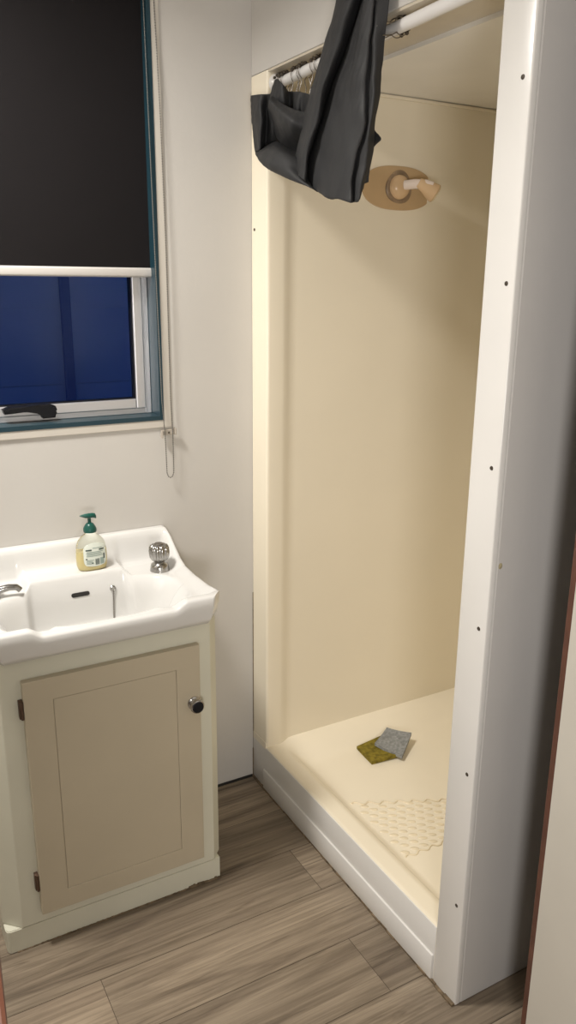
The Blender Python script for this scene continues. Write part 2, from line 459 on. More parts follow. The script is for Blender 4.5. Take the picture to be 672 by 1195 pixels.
# tray: one continuous heightfield-like shell
bm = B()
def sst(a, b, v):
    v = max(0, min(1, (v - a) / (b - a))); return v * v * (3 - 2 * v)
TZ, FZ = .146, .118
nx, ny = 60, 60
X1 = .86
def tray_z(x, y):
    d = min(sst(.052, .082, x), sst(-.098, -.20, y) if y < 0 else 0, sst(-.888, -.85, y), sst(.84, .78, x))
    z = TZ - (TZ - FZ) * d + .010 * sst(-.105, -.072, y) * sst(.05, .09, x)
    r = math.hypot(x - .42, y + .5); z -= .006 * max(0, 1 - r / .4)
    return z
xs = [0.0, .002, .006] + [.012 + (X1 - .012) * i / nx for i in range(nx + 1)]
ys = [-.89 + .822 * j / ny for j in range(ny + 1)]
G = [[bm.verts.new((x, y, tray_z(x, y) - (.006 if x == 0 else .0018 if x == .002 else 0))) for y in ys] for x in xs]
for i in range(len(xs) - 1):
    for j in range(ny): bm.faces.new((G[i][j], G[i + 1][j], G[i + 1][j + 1], G[i][j + 1]))
lo = [bm.verts.new((0, y, .002)) for y in ys]
for j in range(ny): bm.faces.new((lo[j], G[0][j], G[0][j + 1], lo[j + 1]))
tray = obj('tray', bm, M_fibre, sh, 50)
# raised lower fascia of the curb with a ledge line
bm = B(); box(bm, -.0065, .001, -.884, -.074, .002, .0685, .003, 2)
fas = obj('curb_fascia', bm, M_trimw, sh, 40); fas['label'] = 'white lower face of the curb with a raised ledge'
bm = B(); box(bm, -.0015, .002, -.8868, -.0, .002, .1435, .0015, 2)
obj('curb_face', bm, M_trimw, sh, 40)['label'] = 'white front face of the curb'
# raised non-slip tread area
bm = B()
def tread_in(x, y): return .096 < x < .40 and y > -.640 and y < -.405 - .44 * (x - .09)
px_, py_ = .030, .030
row_i = 0; y = -.632
while y < -.40:
    x = .108 + (.015 if row_i % 2 else 0)
    while x < .40:
        if tread_in(x, y):
            zz = tray_z(x, y)
            mt = Matrix.Translation((x, y, zz)) @ Matrix.Rotation(-.5, 4, 'Z') @ Matrix.Diagonal((.0125, .0062, .0026, 1))
            bmesh.ops.create_uvsphere(bm, u_segments=12, v_segments=6, radius=1, matrix=mt)
        x += px_
    row_i += 1; y += .0225
# scalloped border of the tread
bp_ = []
for k in range(90):
    s = k / 89; x = .098 + s * .29; y = -.400 - .44 * (x - .09) + .006 * math.sin(s * 48)
    bp_.append((x, y, tray_z(x, y) + .0008))
tube(bm, bp_, .0024, 8)
bp_ = [(.098 + .29 * k / 60, -.648 + .005 * math.sin(k * .8), tray_z(.098 + .29 * k / 60, -.648) + .0008) for k in range(61)]
tube(bm, bp_, .0022, 8)
obj('anti_slip_tread', bm, M_stain, sh, 60)['label'] = 'raised non-slip dimples with a scalloped edge'
bm = B(); lathe(bm, [(0, .0), (.034, .0), (.034, .003), (.028, .004), (.026, .001), (0, .001)], (.55, -.5, tray_z(.55, -.5)), (0, 0, 1), 28)
obj('drain', bm, M_chrome, sh, 40)
# end wall liner (faces the opening's far end), with rounded return
bm = B()
prof = [(0.0, -.001), (0.0, -.078), (.001, -.082), (.004, -.0845), (.010, -.085), (.045, -.085), (.055, -.0842), (.066, -.080), (.078, -.0775), (.095, -.077), (.80, -.077), (.83, -.082), (.85, -.10), (.858, -.13), (.860, -.18), (.860, -.892)]
zs = [TZ - .004, .160, .6, 1.1, 1.6, 1.9885]
GV = [[bm.verts.new((x, y, z)) for x, y in prof] for z in zs]
for i in range(len(zs) - 1):
    for k in range(len(prof) - 1): bm.faces.new((GV[i][k], GV[i][k + 1], GV[i + 1][k + 1], GV[i + 1][k]))
obj('wall_liner', bm, M_fibre, sh, 60)
bm = B(); box(bm, -.0016, .02, -.0835, -.001, .138, TZ + .014, .001)
obj('flange_foot', bm, M_fibre, sh)
bm = B(); box(bm, .012, .86, -.894, -.889, TZ - .01, 1.975)
obj('side_liner', bm, M_fibre, sh)
bm = B(); box(bm, .160, .90, -.892, -.070, 1.976, 1.9895)
obj('ceiling_panel', bm, M_shceil, sh)['label'] = 'greyish cream ceiling panel'
bm = B(); box(bm, .171, .859, -.0845, -.076, 1.966, 1.974, .002)
obj('cornice_bead', bm, M_fibre, sh)
bm = B(); lathe(bm, [(0, 0), (.004, 0), (.0034, .0012), (0, .0013)], (-.0002, -.016, 1.630), (-1, 0, 0), 12)
obj('screw', bm, M_screw, sh, 40)

# shower rose on its tan plate
hd = thing('shower_rose', (.41, -.077, 1.75), 'cream wall shower head on a tan oval plate', 'shower head')
bm = B()
pts = []
for k in range(64):
    a = 2 * PI * k / 64
    x = .405 + .118 * math.copysign(abs(math.cos(a)) ** .8, math.cos(a)); z = 1.748 + .056 * math.copysign(abs(math.sin(a)) ** .9, math.sin(a))
    pts.append((min(x, .505), z))
f0 = [bm.verts.new((x, -.0775, z)) for x, z in pts]; f1 = [bm.verts.new((x, -.0815, z)) for x, z in pts]
bm.faces.new(f1); bm.faces.new(list(reversed(f0)))
for k in range(64): bm.faces.new((f0[k], f0[(k + 1) % 64], f1[(k + 1) % 64], f1[k]))
obj('mounting_plate', bm, M_tan, hd, 40)['label'] = 'tan oval backing plate, cut straight at its right end'
bm = B()
lathe(bm, [(0, 0), (.042, 0), (.042, .004), (.038, .007), (.030, .007)], (.405, -.0815, 1.750), (0, -1, 0), 40, rib=lambda i, a: 1 + (.05 * (math.sin(a * 3 + .6)) if i else 0))
obj('flange', bm, mat('brown_grubby_flange', (0.27, 0.19, 0.12), 0.4, var=.3, vscale=40), hd, 40)
bm = B(); lathe(bm, [(0, .005), (.031, .005), (.031, .012), (.027, .020), (.018, .026), (.009, .028), (0, .028)], (.402, -.0815, 1.750), (0, -1, 0), 36)
obj('dome_cover', bm, M_rose, hd, 50)
bm = B(); tube(bm, [(.408, -.105, 1.754), (.425, -.128, 1.756), (.445, -.150, 1.754), (.458, -.163, 1.748)], [.0125, .0125, .0125, .012], 16)
obj('arm', bm, M_arm, hd, 50)['label'] = 'pale pinkish stub pipe'
bm = B()
dv = Vector((.74, -.42, -.52)).normalized()
p0 = Vector((.432, -.140, 1.757))
lathe(bm, [(0, -.004), (.0125, -.004), (.0145, .004), (.0165, .016), (.0215, .030), (.0245, .044), (.025, .049), (.023, .051), (0, .051)], p0, dv, 32)
head = obj('spray_head', bm, M_rose, hd, 45)
bm = B(); lathe(bm, [(0, .0511), (.022, .0511), (.021, .0535), (0, .0555)], p0, dv, 28)
for k in range(12):
    a = 2 * PI * k / 12; u, v = frame_from(dv)
    bmesh.ops.create_icosphere(bm, subdivisions=1, radius=.0016, matrix=Matrix.Translation(p0 + dv * .0545 + (u * math.cos(a) + v * math.sin(a)) * .016))
obj('spray_face', bm, M_face, hd, 45)

# scourers on the tray
def pad(name, corners, th, m, label, sag):
    bm = B(); n = 14
    c = [Vector(p) for p in corners]
    T = []
    for i in range(n + 1):
        r = []
        for j in range(n + 1):
            u, v = i / n, j / n
            p = c[0] * (1 - u) * (1 - v) + c[1] * u * (1 - v) + c[2] * u * v + c[3] * (1 - u) * v
            p = p + Vector((0, 0, sag(u, v)))
            r.append(p)
        T.append(r)
    topv = [[bm.verts.new(p + Vector((0, 0, th))) for p in r] for r in T]
    bot = [[bm.verts.new(p) for p in r] for r in T]
    for i in range(n):
        for j in range(n):
            bm.faces.new((topv[i][j], topv[i + 1][j], topv[i + 1][j + 1], topv[i][j + 1]))
            bm.faces.new((bot[i][j], bot[i][j + 1], bot[i + 1][j + 1], bot[i + 1][j]))
    for k in range(n):
        bm.faces.new((topv[k][0], bot[k][0], bot[k + 1][0], topv[k + 1][0])); bm.faces.new((topv[k][n], topv[k + 1][n], bot[k + 1][n], bot[k][n]))
        bm.faces.new((topv[0][k], topv[0][k + 1], bot[0][k + 1], bot[0][k])); bm.faces.new((topv[n][k], bot[n][k], bot[n][k + 1], topv[n][k + 1]))
    o = obj(name, bm, m, None, 50)
    return tag(o, label, 'sponge')
pad('scouring_pad', [(.262, -.185, .1165), (.256, -.275, .1165), (.345, -.285, .1165), (.365, -.175, .1165)], .011, M_olive, 'olive green scouring pad lying flat on the shower tray', lambda u, v: .004 * (2 * u - 1) ** 2 * v)
pad('scouring_pad', [(.308, -.214, .1295), (.345, -.304, .1225), (.431, -.237, .142), (.389, -.165, .1345)], .009, M_grey, 'grey scouring pad tilted on top of the green one', lambda u, v: .010 * ((u - .5) ** 2 + (v - .5) ** 2) - .002)

# ---------------------------------------------------------------- curtain rail, rings, curtain
rail = thing('curtain_rail', (.03, -.45, 1.962), 'white tube curtain rail under the wall strip above the shower', 'curtain rail')
def rail_pt(y):
    f = (y + .088) / -.799
    return (.028 - .014 * f, y, 1.961 + .009 * f)
bm = B()
tube(bm, [rail_pt(-.088), rail_pt(-.35), rail_pt(-.6), rail_pt(-.887)], .0120, 20)
obj('tube', bm, M_rail, rail, 50)
for yy, s in ((-.0855, -1), (-.8868, 1)):
    bm = B(); lathe(bm, [(0, 0), (.024, 0), (.023, .005), (.016, .012), (.0135, .014)], rail_pt(yy), (0, s, 0), 28)
    obj('end_socket', bm, M_rail, rail, 40)
# rings: roller-bead hooks
def ring_proto():
    t_ = thing('curtain_ring', (.03, 0, 1.957), '', 'curtain ring')
    bm = B()
    pts = []
    for k in range(26):
        a = math.radians(-58 + 296 * k / 25)
        pts.append((.03 + .0165 * math.cos(a), 0, 1.957 + .0165 * math.sin(a)))
    pts += [(.022, .001, 1.934), (.017, .002, 1.918), (.019, .003, 1.906), (.024, .003, 1.902)]
    tube(bm, pts, .0011, 6)
    tube(bm, [(.039, 0, 1.944), (.043, -.002, 1.926), (.040, -.003, 1.908)], .0011, 6)
    obj('wire_hook', bm, M_steel, t_, 60)
    for k in range(5):
        a = math.radians(35 + 110 * k / 4)
        bm = B()
        bmesh.ops.create_uvsphere(bm, u_segments=8, v_segments=6, radius=.0040, matrix=Matrix.Translation((.03 + .0165 * math.cos(a), 0, 1.957 + .0165 * math.sin(a))))
        obj('roller_bead', bm, M_screw, t_, 60)
    return t_
ys_r = [-.098, -.110, -.122, -.134, -.176, -.205, -.222, -.272, -.288, -.575, -.592]
lab_r = ['wire curtain ring nearest the back end of the rail', 'second wire curtain ring from the back end of the rail', 'third wire curtain ring from the back end of the rail', 'fourth wire curtain ring from the back end of the rail', 'fifth wire curtain ring from the back, standing apart from the first four', 'sixth wire curtain ring from the back end of the rail', 'seventh wire curtain ring from the back end of the rail', 'wire curtain ring next but one to the draped curtain', 'wire curtain ring touching the left of the draped curtain', 'wire curtain ring just right of the raised curtain', 'wire curtain ring farthest right on the rail']
r0 = ring_proto()
for i, yy in enumerate(ys_r):
    if i == 0: r = r0
    else:
        r = r0.copy(); COL.objects.link(r)
        for c in r0.children:
            d = c.copy(); COL.objects.link(d); d.parent = r
    r['label'] = lab_r[i]; r['group'] = 'wire rings on the curtain rail'
    r.location = rail_pt(yy)
    r.rotation_euler = (0, 0, random.uniform(-.35, .35)) if yy > -.4 else (0, math.radians(75), 0)

CM = [[[-0.025,-0.362,1.934],[-0.051,-0.418,1.92],[-0.061,-0.456,1.911],[-0.051,-0.46,1.912],[-0.017,-0.427,1.922],[-0.029,-0.458,1.915],[-0.043,-0.508,1.903],[-0.051,-0.55,1.894],[-0.047,-0.574,1.89],[-0.035,-0.569,1.892],[-0.037,-0.588,1.888],[-0.017,-0.585,1.891]],[[-0.025,-0.332,1.889],[-0.051,-0.392,1.876],[-0.061,-0.429,1.869],[-0.051,-0.43,1.87],[-0.017,-0.392,1.88],[-0.029,-0.426,1.873],[-0.043,-0.488,1.86],[-0.051,-0.544,1.85],[-0.047,-0.568,1.846],[-0.035,-0.566,1.848],[-0.037,-0.588,1.844],[-0.017,-0.578,1.848]],[[-0.025,-0.303,1.838],[-0.051,-0.365,1.827],[-0.061,-0.405,1.82],[-0.051,-0.409,1.82],[-0.017,-0.364,1.83],[-0.029,-0.392,1.825],[-0.043,-0.458,1.814],[-0.051,-0.523,1.803],[-0.047,-0.571,1.796],[-0.035,-0.564,1.799],[-0.037,-0.58,1.796],[-0.017,-0.567,1.8]],[[-0.025,-0.277,1.784],[-0.051,-0.34,1.774],[-0.061,-0.376,1.769],[-0.051,-0.374,1.77],[-0.017,-0.325,1.779],[-0.029,-0.358,1.774],[-0.043,-0.442,1.763],[-0.051,-0.512,1.753],[-0.047,-0.549,1.749],[-0.035,-0.542,1.751],[-0.037,-0.568,1.748],[-0.017,-0.56,1.75]],[[-0.025,-0.272,1.757],[-0.051,-0.33,1.74],[-0.061,-0.364,1.729],[-0.051,-0.362,1.731],[-0.017,-0.311,1.744],[-0.029,-0.339,1.733],[-0.043,-0.427,1.71],[-0.051,-0.499,1.694],[-0.047,-0.533,1.695],[-0.035,-0.523,1.705],[-0.037,-0.559,1.709],[-0.017,-0.554,1.727]],[[-0.025,-0.267,1.753],[-0.051,-0.326,1.729],[-0.061,-0.359,1.717],[-0.051,-0.361,1.71],[-0.017,-0.32,1.71],[-0.029,-0.352,1.701],[-0.043,-0.445,1.67],[-0.051,-0.492,1.665],[-0.047,-0.533,1.655],[-0.035,-0.528,1.657],[-0.037,-0.549,1.659],[-0.017,-0.539,1.694]]]
CL1 = [[[-0.025,-0.044,1.937],[-0.037,-0.116,1.926],[-0.02,-0.13,1.926],[-0.025,-0.153,1.926],[-0.031,-0.191,1.945],[-0.031,-0.217,1.929],[-0.01,-0.206,1.92]],[[-0.025,-0.051,1.904],[-0.039,-0.122,1.896],[-0.013,-0.112,1.903],[-0.029,-0.164,1.895],[-0.031,-0.197,1.899],[-0.025,-0.214,1.89],[-0.005,-0.204,1.887]],[[-0.025,-0.056,1.875],[-0.039,-0.125,1.865],[-0.009,-0.102,1.877],[-0.013,-0.137,1.873],[0.005,-0.136,1.873],[0.015,-0.15,1.869],[0.02,-0.167,1.865]],[[-0.025,-0.069,1.805],[-0.035,-0.112,1.806],[-0.005,-0.077,1.817],[0.005,-0.098,1.823],[0.025,-0.105,1.824],[0.03,-0.135,1.815],[0.035,-0.158,1.803]]]
CL2 = [[[-0.005,-0.19,1.923],[0.001,-0.207,1.92],[-0.005,-0.246,1.912],[0.001,-0.261,1.908],[-0.005,-0.296,1.898]],[[-0.005,-0.191,1.889],[0.005,-0.199,1.887],[-0.005,-0.242,1.876],[0.005,-0.249,1.874],[-0.005,-0.285,1.866]],[[-0.005,-0.197,1.833],[0.005,-0.2,1.831],[-0.003,-0.234,1.823],[0.005,-0.235,1.825],[0.0,-0.264,1.824]]]
CL3 = [[[-0.033,-0.165,1.914],[-0.035,-0.225,1.889],[-0.033,-0.276,1.868],[-0.013,-0.309,1.858]],[[-0.051,-0.192,1.9],[-0.057,-0.255,1.862],[-0.051,-0.297,1.837],[-0.023,-0.312,1.826]],[[-0.037,-0.161,1.896],[-0.037,-0.213,1.845],[-0.025,-0.238,1.817],[-0.007,-0.269,1.804]],[[-0.005,-0.097,1.899],[0.005,-0.126,1.836],[0.011,-0.158,1.809],[0.011,-0.221,1.789]]]
CL4 = [[[-0.015,-0.05,1.811],[0.005,-0.069,1.827],[0.015,-0.107,1.829],[0.017,-0.158,1.812],[0.01,-0.235,1.783]],[[-0.041,-0.102,1.798],[-0.051,-0.176,1.794],[-0.051,-0.229,1.791],[-0.045,-0.27,1.778],[-0.025,-0.302,1.759]],[[-0.051,-0.129,1.788],[-0.067,-0.212,1.768],[-0.067,-0.269,1.755],[-0.059,-0.31,1.741],[-0.033,-0.328,1.729]],[[-0.043,-0.133,1.776],[-0.059,-0.204,1.752],[-0.061,-0.299,1.723],[-0.051,-0.368,1.701],[-0.031,-0.377,1.691]],[[-0.021,-0.108,1.782],[-0.029,-0.167,1.763],[-0.033,-0.259,1.735],[-0.029,-0.34,1.711],[-0.021,-0.364,1.698]]]
CR = [[[-0.015,-0.529,1.856],[-0.013,-0.543,1.852],[-0.005,-0.553,1.849]],[[-0.015,-0.528,1.818],[-0.013,-0.543,1.814],[-0.005,-0.551,1.81]],[[-0.015,-0.526,1.794],[-0.013,-0.546,1.792],[-0.007,-0.553,1.789]],[[-0.015,-0.528,1.779],[-0.013,-0.556,1.775],[-0.009,-0.578,1.77]],[[-0.015,-0.528,1.759],[-0.013,-0.542,1.757],[-0.007,-0.548,1.755]],[[-0.015,-0.52,1.695],[-0.013,-0.53,1.693],[-0.007,-0.537,1.696]]]
# carry the raised end up to the hook above the frame
c0, c1 = CM[0], CM[1]
for k in range(1, 6):
    gy = .95 * sum(.86 ** i for i in range(k))
    CM.insert(0, [[p[0] * (1 - .05 * k) - .03 * .05 * k, p[1] + (p[1] - q[1]) * gy, p[2] + (p[2] - q[2]) * .9 * k] for p, q in zip(c0, c1)])
def sheet(G, nu, nv):
    G = [[Vector(p) for p in r] for r in G]
    rows = []
    for i in range(nv + 1):
        tv = i / nv
        cps = [catmull([r[k] for r in G], tv) for k in range(len(G[0]))]
        rows.append([catmull(cps, j / nu) for j in range(nu + 1)])
    return rows
from mathutils import noise as mn
def wr(p):      # soft crumples in the cloth
    return .0035 * mn.noise(p * 22) + .0016 * mn.noise(Vector((p.x, p.y * 1.4 + p.z * .8, p.z * .5)) * 70)
def sheet_obj(name, G, nu, nv, parent, th=.002):
    bm = B(); R_ = sheet(G, nu, nv)
    V = [[bm.verts.new(p + Vector((wr(p), .4 * wr(p + Vector((.3, .1, .7))), 0))) for p in r] for r in R_]
    for i in range(nv):
        for j in range(nu): bm.faces.new((V[i][j], V[i + 1][j], V[i + 1][j + 1], V[i][j + 1]))
    o = obj(name, bm, M_fabric, parent, 180)
    s = o.modifiers.new('thickness', 'SOLIDIFY'); s.thickness = th; s.offset = 0
    return o
cur = thing('shower_curtain', (-.03, -.35, 1.65), 'charcoal shower curtain bunched up and slung over the rail', 'curtain')
sheet_obj('raised_drape', CM, 110, 70, cur)
sheet_obj('side_drape', CL1, 60, 36, cur)
sheet_obj('back_drape', CL2, 30, 24, cur)
sheet_obj('folded_drape', CL3, 40, 36, cur)
sheet_obj('swagged_hem', CL4, 44, 36, cur)
sheet_obj('back_corner', CR, 12, 30, cur)

# ================================================================ VANITY
VC = -.540
van = thing('vanity_cabinet', (VC, -.19, 0), 'pale green-cream vanity cabinet with one beige panelled door', 'cabinet')
bm = B()
prism(bm, [(-.818, -.325), (-.780, -.362), (-.298, -.362), (-.272, -.335), (-.272, -.002), (-.818, -.002)], .062, .7322)
bmesh.ops.delete(bm, geom=[f for f in bm.faces if f.calc_center_median().z > .732], context='FACES_ONLY')
carc = obj('carcass', bm, M_cab, van)
sm = carc.modifiers.new('board_thickness', 'SOLIDIFY'); sm.thickness = .012; sm.offset = -1
bv = carc.modifiers.new('soft_edges', 'BEVEL'); bv.width = .002; bv.segments = 2; bv.limit_method = 'ANGLE'
bm = B()
prism(bm, [(-.813, -.322), (-.778, -.357), (-.758, -.357), (-.758, -.004), (-.813, -.004)], .720, .7335)
prism(bm, [(-.300, -.357), (-.276, -.333), (-.276, -.004), (-.318, -.004), (-.318, -.357)], .720, .7335)
box(bm, -.759, -.317, -.357, -.345, .720, .7335); box(bm, -.759, -.317, -.030, -.004, .720, .7335)
obj('top_rail', bm, M_cab, van)
bm = B()
prism(bm, [(-.8165, -.352), (-.811, -.3605), (-.281, -.3605), (-.281, -.006), (-.8165, -.006)], .0, .0615, .002)
obj('kick_board', bm, M_cab, van)
bm = B()
x = -.814
while x < -.283:
    h = random.uniform(.0012, .003) if x < -.37 else random.uniform(.003, .008)
    if x > -.797: box(bm, x, x + .006, -.3635, -.3605, 0, h)
    x += .006
obj('sealant', bm, M_grime, van)['label'] = 'grimy line along the foot of the kick board'
# door: frame-and-panel
bm = B()
D0, D1, Z0, Z1 = -.7365, -.3325, .094, .684
P0, P1, Q0, Q1 = -.6745, -.392, .142, .632
yf, yb = -.3805, -.3628
box(bm, D0, P0, yf, yb, Z0, Z1, .0018); box(bm, P1, D1, yf, yb, Z0, Z1, .0018)
box(bm, P0 - .0018, P1 + .0018, yf, yb, Q1, Z1, .0006); box(bm, P0 - .0018, P1 + .0018, yf, yb, Z0, Q0, .0006)
box(bm, P0 + .0009, P1 - .0009, yf + .0006, yb - .002, Q0 + .0009, Q1 - .0009, .0005)
box(bm, P0 - .003, P1 + .003, yf + .0028, yb, Q0 - .003, Q1 + .003)
door = obj('door', bm, M_cabdoor, van); door['label'] = 'beige door with a recessed flat panel'
kb = Vector((-.350, yf, .537))
bm = B(); lathe(bm, [(0, 0), (.0165, 0), (.0165, .003), (.012, .005), (.010, .010), (.0155, .015), (.0175, .020), (.0165, .024), (.012, .0255), (.0105, .0245), (0, .0245)], kb, (0, -1, 0), 32)
k1 = obj('knob', bm, M_chrome, door, 40); k1['label'] = 'round chrome knob with a black centre'
bm = B(); lathe(bm, [(0, .0240), (.0145, .0240), (.0135, .0268), (.006, .0278), (0, .0278)], kb, (0, -1, 0), 28)
k2 = obj('knob_cap', bm, M_black, door, 40)
for z in (.619, .181):
    bm = B(); box(bm, -.7455, -.7368, -.375, -.3622, z - .021, z + .021, .001)
    tube(bm, [(-.740, -.3775, z - .021), (-.740, -.3775, z + .021)], .0032, 10)
    h = obj('hinge', bm, M_rust, van, 40)

# basin
ba = thing('wash_basin', (VC, -.2, .735), 'white ceramic wash basin with upstand set on the vanity cabinet', 'basin')
HW = .270
YF, YB = -.398, -.0015
def base_z(y):
    P_ = [(0, .866), (-.022, .866), (-.030, .863), (-.055, .852), (-.085, .833), (-.12, .812), (-.155, .800), (-.21, .796), (-.30, .797), (-.345, .802), (-.40, .804)]
    for (a, za), (b, zb) in zip(P_, P_[1:]):
        if y >= b:
            f = (y - a) / (b - a); f2 = f
            return za + (zb - za) * f2
    return P_[-1][1]
def back_z(y):     # cove behind the tap ledge, over most of the width
    P_ = [(0, .866), (-.018, .866), (-.026, .861), (-.031, .849), (-.037, .824), (-.045, .808), (-.060, .802), (-.5, .800)]
    for (a, za), (b, zb) in zip(P_, P_[1:]):
        if y >= b: return za + (zb - za) * (y - a) / (b - a)
    return .800
def basin_z(x, y):
    d = x - VC; ad = abs(d)
    side = sst(.225, .268, ad)
    # inner platform / tap ledges
    plat = 1 - sst(.112, .134, ad)
    led = .784 + .020 * plat
    inner = max(led, back_z(y) - (.0 if plat > .5 else .0))
    inner = led + (back_z(y) - .800) * (.866 - led) / .066
    fr = sst(-.352, -.384, y)
    rim_front = .789 + .016 * sst(.145, .178, ad)
    inner = inner * (1 - fr) + rim_front * fr
    z = inner * (1 - side) + max(base_z(y) if y < -.03 else base_z(y), inner if y > -.04 else 0) * side
    if fr > 0: z = max(z * (1 - fr) + (rim_front * (1 - side) + .805 * side) * fr, 0)
    # bowl
    yc = -.243
    hb = .134 - .014 * (1 - plat) if y > yc else .134
    wx = .232
    r = ((ad / wx) ** 3.2 + (abs(y - yc) / hb) ** 3.2) ** (1 / 3.2)
    steep = 2.6 + 1.8 * plat if y > yc else 2.2
    if r < 1: z -= .135 * sst(0, 1, min(1, (1 - r) * steep)) * (1 - .12 * min(1, r))
    # shallow dip between side dish and bowl
    e = min(HW - ad, y - YF)
    if e < .010: z -= .006 * (1 - math.sqrt(max(0, 1 - (1 - e / .010) ** 2)))
    return z
bm = B()
NU, NV = 150, 116
def hw(y):
    c = HW
    if y < -.362: c -= .030 * ((-.362 - y) / .036) ** 1.0
    return c
def pos(i, j):
    v = j / NV; y = YF + (YB - YF) * v
    u = -1 + 2 * i / NU
    return VC + u * hw(y), y
Gd = [[None] * (NV + 1) for _ in range(NU + 1)]
for i in range(NU + 1):
    for j in range(NV + 1):
        x, y = pos(i, j); Gd[i][j] = bm.verts.new((x, y, basin_z(x, y)))
for i in range(NU):
    for j in range(NV): bm.faces.new((Gd[i][j], Gd[i + 1][j], Gd[i + 1][j + 1], Gd[i][j + 1]))
loop = [Gd[i][0] for i in range(NU + 1)] + [Gd[NU][j] for j in range(1, NV + 1)] + [Gd[i][NV] for i in range(NU - 1, -1, -1)] + [Gd[0][j] for j in range(NV - 1, 0, -1)]
prev = loop
for (f, zz) in ((.0, None), (.35, None), (.8, None), (1.0, None)):
    cur_ = []
    for v in loop:
        t_ = f; z = v.co.z + (.7355 - v.co.z) * t_
        ins = .010 * t_ * t_ if t_ < 1 else .013
        x = VC + (v.co.x - VC) * (1 - ins / HW); y = v.co.y + ins if v.co.y < -.2 else v.co.y
        if v.co.y > -.2 : y = v.co.y + (ins if v.co.y < -.002 and False else 0)
        cur_.append(bm.verts.new((x, y, z)))
    n = len(loop)
    if f > 0:
        for k in range(n): bm.faces.new((prev[k], prev[(k + 1) % n], cur_[(k + 1) % n], cur_[k]))
        prev = cur_
    else:
        for v in cur_: bm.verts.remove(v)
# underside: an inner lip and the outside of the bowl shell below the counter
inner_ = [bm.verts.new((VC + (v.co.x - VC) * .965, -.2 + (v.co.y + .2) * .95, .7355)) for v in prev]
for k in range(len(prev)): bm.faces.new((prev[k], prev[(k + 1) % len(prev)], inner_[(k + 1) % len(prev)], inner_[k]))
obj('bowl', bm, M_cer, ba, 70)
# overflow slot
def slot_pts(w, h, n=10):
    p = []
    for k in range(n + 1): a = -PI / 2 + PI * k / n; p.append((w - h + h * math.cos(a), h * math.sin(a)))
    for k in range(n + 1): a = PI / 2 + PI * k / n; p.append((-w + h + h * math.cos(a), h * math.sin(a)))
    return p
def bowl_back_y(z, x=VC):    # find the bowl's back face at height z
    y = -.095
    while y > -.2 and basin_z(x, y) > z: y -= .0005
    return y
sy = bowl_back_y(.757); sy0 = bowl_back_y(.763); sy1 = bowl_back_y(.751)
slope = (sy1 - sy0) / .012
bm = B(); P_ = slot_pts(.0225, .0052)
a = [bm.verts.new((VC + .003 + x, sy - .0012 + (-z) * slope, .757 + z)) for x, z in P_]; b = [bm.verts.new((VC + .003 + x, sy + .004, .757 + z)) for x, z in P_]
bm.faces.new(a); bm.faces.new(list(reversed(b)))
for k in range(len(P_)): bm.faces.new((a[k], a[(k + 1) % len(P_)], b[(k + 1) % len(P_)], b[k]))
obj('overflow_slot', bm, M_dark, ba)['label'] = 'dark oblong overflow slot'
bm = B(); lathe(bm, [(0, 0), (.026, 0), (.026, .002), (.020, .003), (.018, .001), (0, .001)], (VC, -.235, basin_z(VC, -.235)), (0, 0, 1), 28)
obj('waste', bm, M_chrome, ba, 40)
# plug chain with its stay
cx_ = -.456; cy_ = bowl_back_y(.758, cx_)
pc = thing('plug_chain', (cx_, cy_, .757), 'chrome plug chain hanging from a ring inside the basin', 'chain')
bm = B(); lathe(bm, [(0, -.003), (.0075, -.003), (.0075, .002), (.005, .004), (.004, .002), (0, .002)], (cx_, cy_ - .001, .759), (0, -1, .3), 20)
obj('stay', bm, M_chrome, pc, 40)
bm = B(); cpts = []
for k in range(26):
    z = .756 - .0042 * k; x = cx_ - .010 * (k / 25) ** 1.2
    yy = min(cy_ - .0055, bowl_back_y(z, x) - .003)
    cpts.append((x, yy, z))
tube(bm, [cpts[0]] + [tuple(Vector(p) + Vector((0, 0, .0021 * s))) for p in cpts[1:-1] for s in (1, .25, -.25, -1)] + [cpts[-1]], [.0006] + [q for p in cpts[1:-1] for q in (.0008, .0019, .0019, .0008)] + [.0006], 8)
obj('ball_chain', bm, M_steel, pc, 60)

# taps
def tap(loc, label, spout):
    t_ = thing('tap', loc, label, 'tap', 'taps on the wash basin')
    x, y, z = loc
    bm = B(); lathe(bm, [(0, -.004), (.0245, -.004), (.025, .003), (.0238, .008), (.0232, .013), (.0212, .019), (.014, .024), (.0115, .026), (.0115, .032), (0, .032)], loc, (0, 0, 1), 32)
    obj('body', bm, M_chrome, t_, 40)
    bm = B()
    lathe(bm, [(0, .026), (.012, .026), (.019, .030), (.0245, .039), (.0255, .052), (.0245, .063), (.021, .069), (.014, .0715), (0, .0725)], loc, (0, 0, 1), 120,
          rib=lambda i, a: 1 + (.085 * max(-1, min(1, 1.8 * math.cos(a * 12))) - .04 if 1 < i < 7 else 0))
    obj('ribbed_handle', bm, M_chrome, t_, 60)
    bm = B(); lathe(bm, [(0, .0720), (.012, .0720), (.011, .0738), (0, .0742)], loc, (0, 0, 1), 24)
    obj('handle_cap', bm, M_steel, t_, 40)
    if spout:
        bm = B()
        tube(bm, [(x, y, z + .014), (x + .020, y - .004, z + .020), (x + .045, y - .006, z + .024), (x + .062, y - .007, z + .022), (x + .070, y - .008, z + .014)], [.010, .0088, .0080, .0076, .0072], 16)
        obj('spout', bm, M_chrome, t_, 50)
tap((-.331, -.125, .785), 'chrome tap with ribbed knob at the right end of the basin', False)
tap((-.7495, -.125, .785), 'chrome tap with swung spout at the left end of the basin', True)

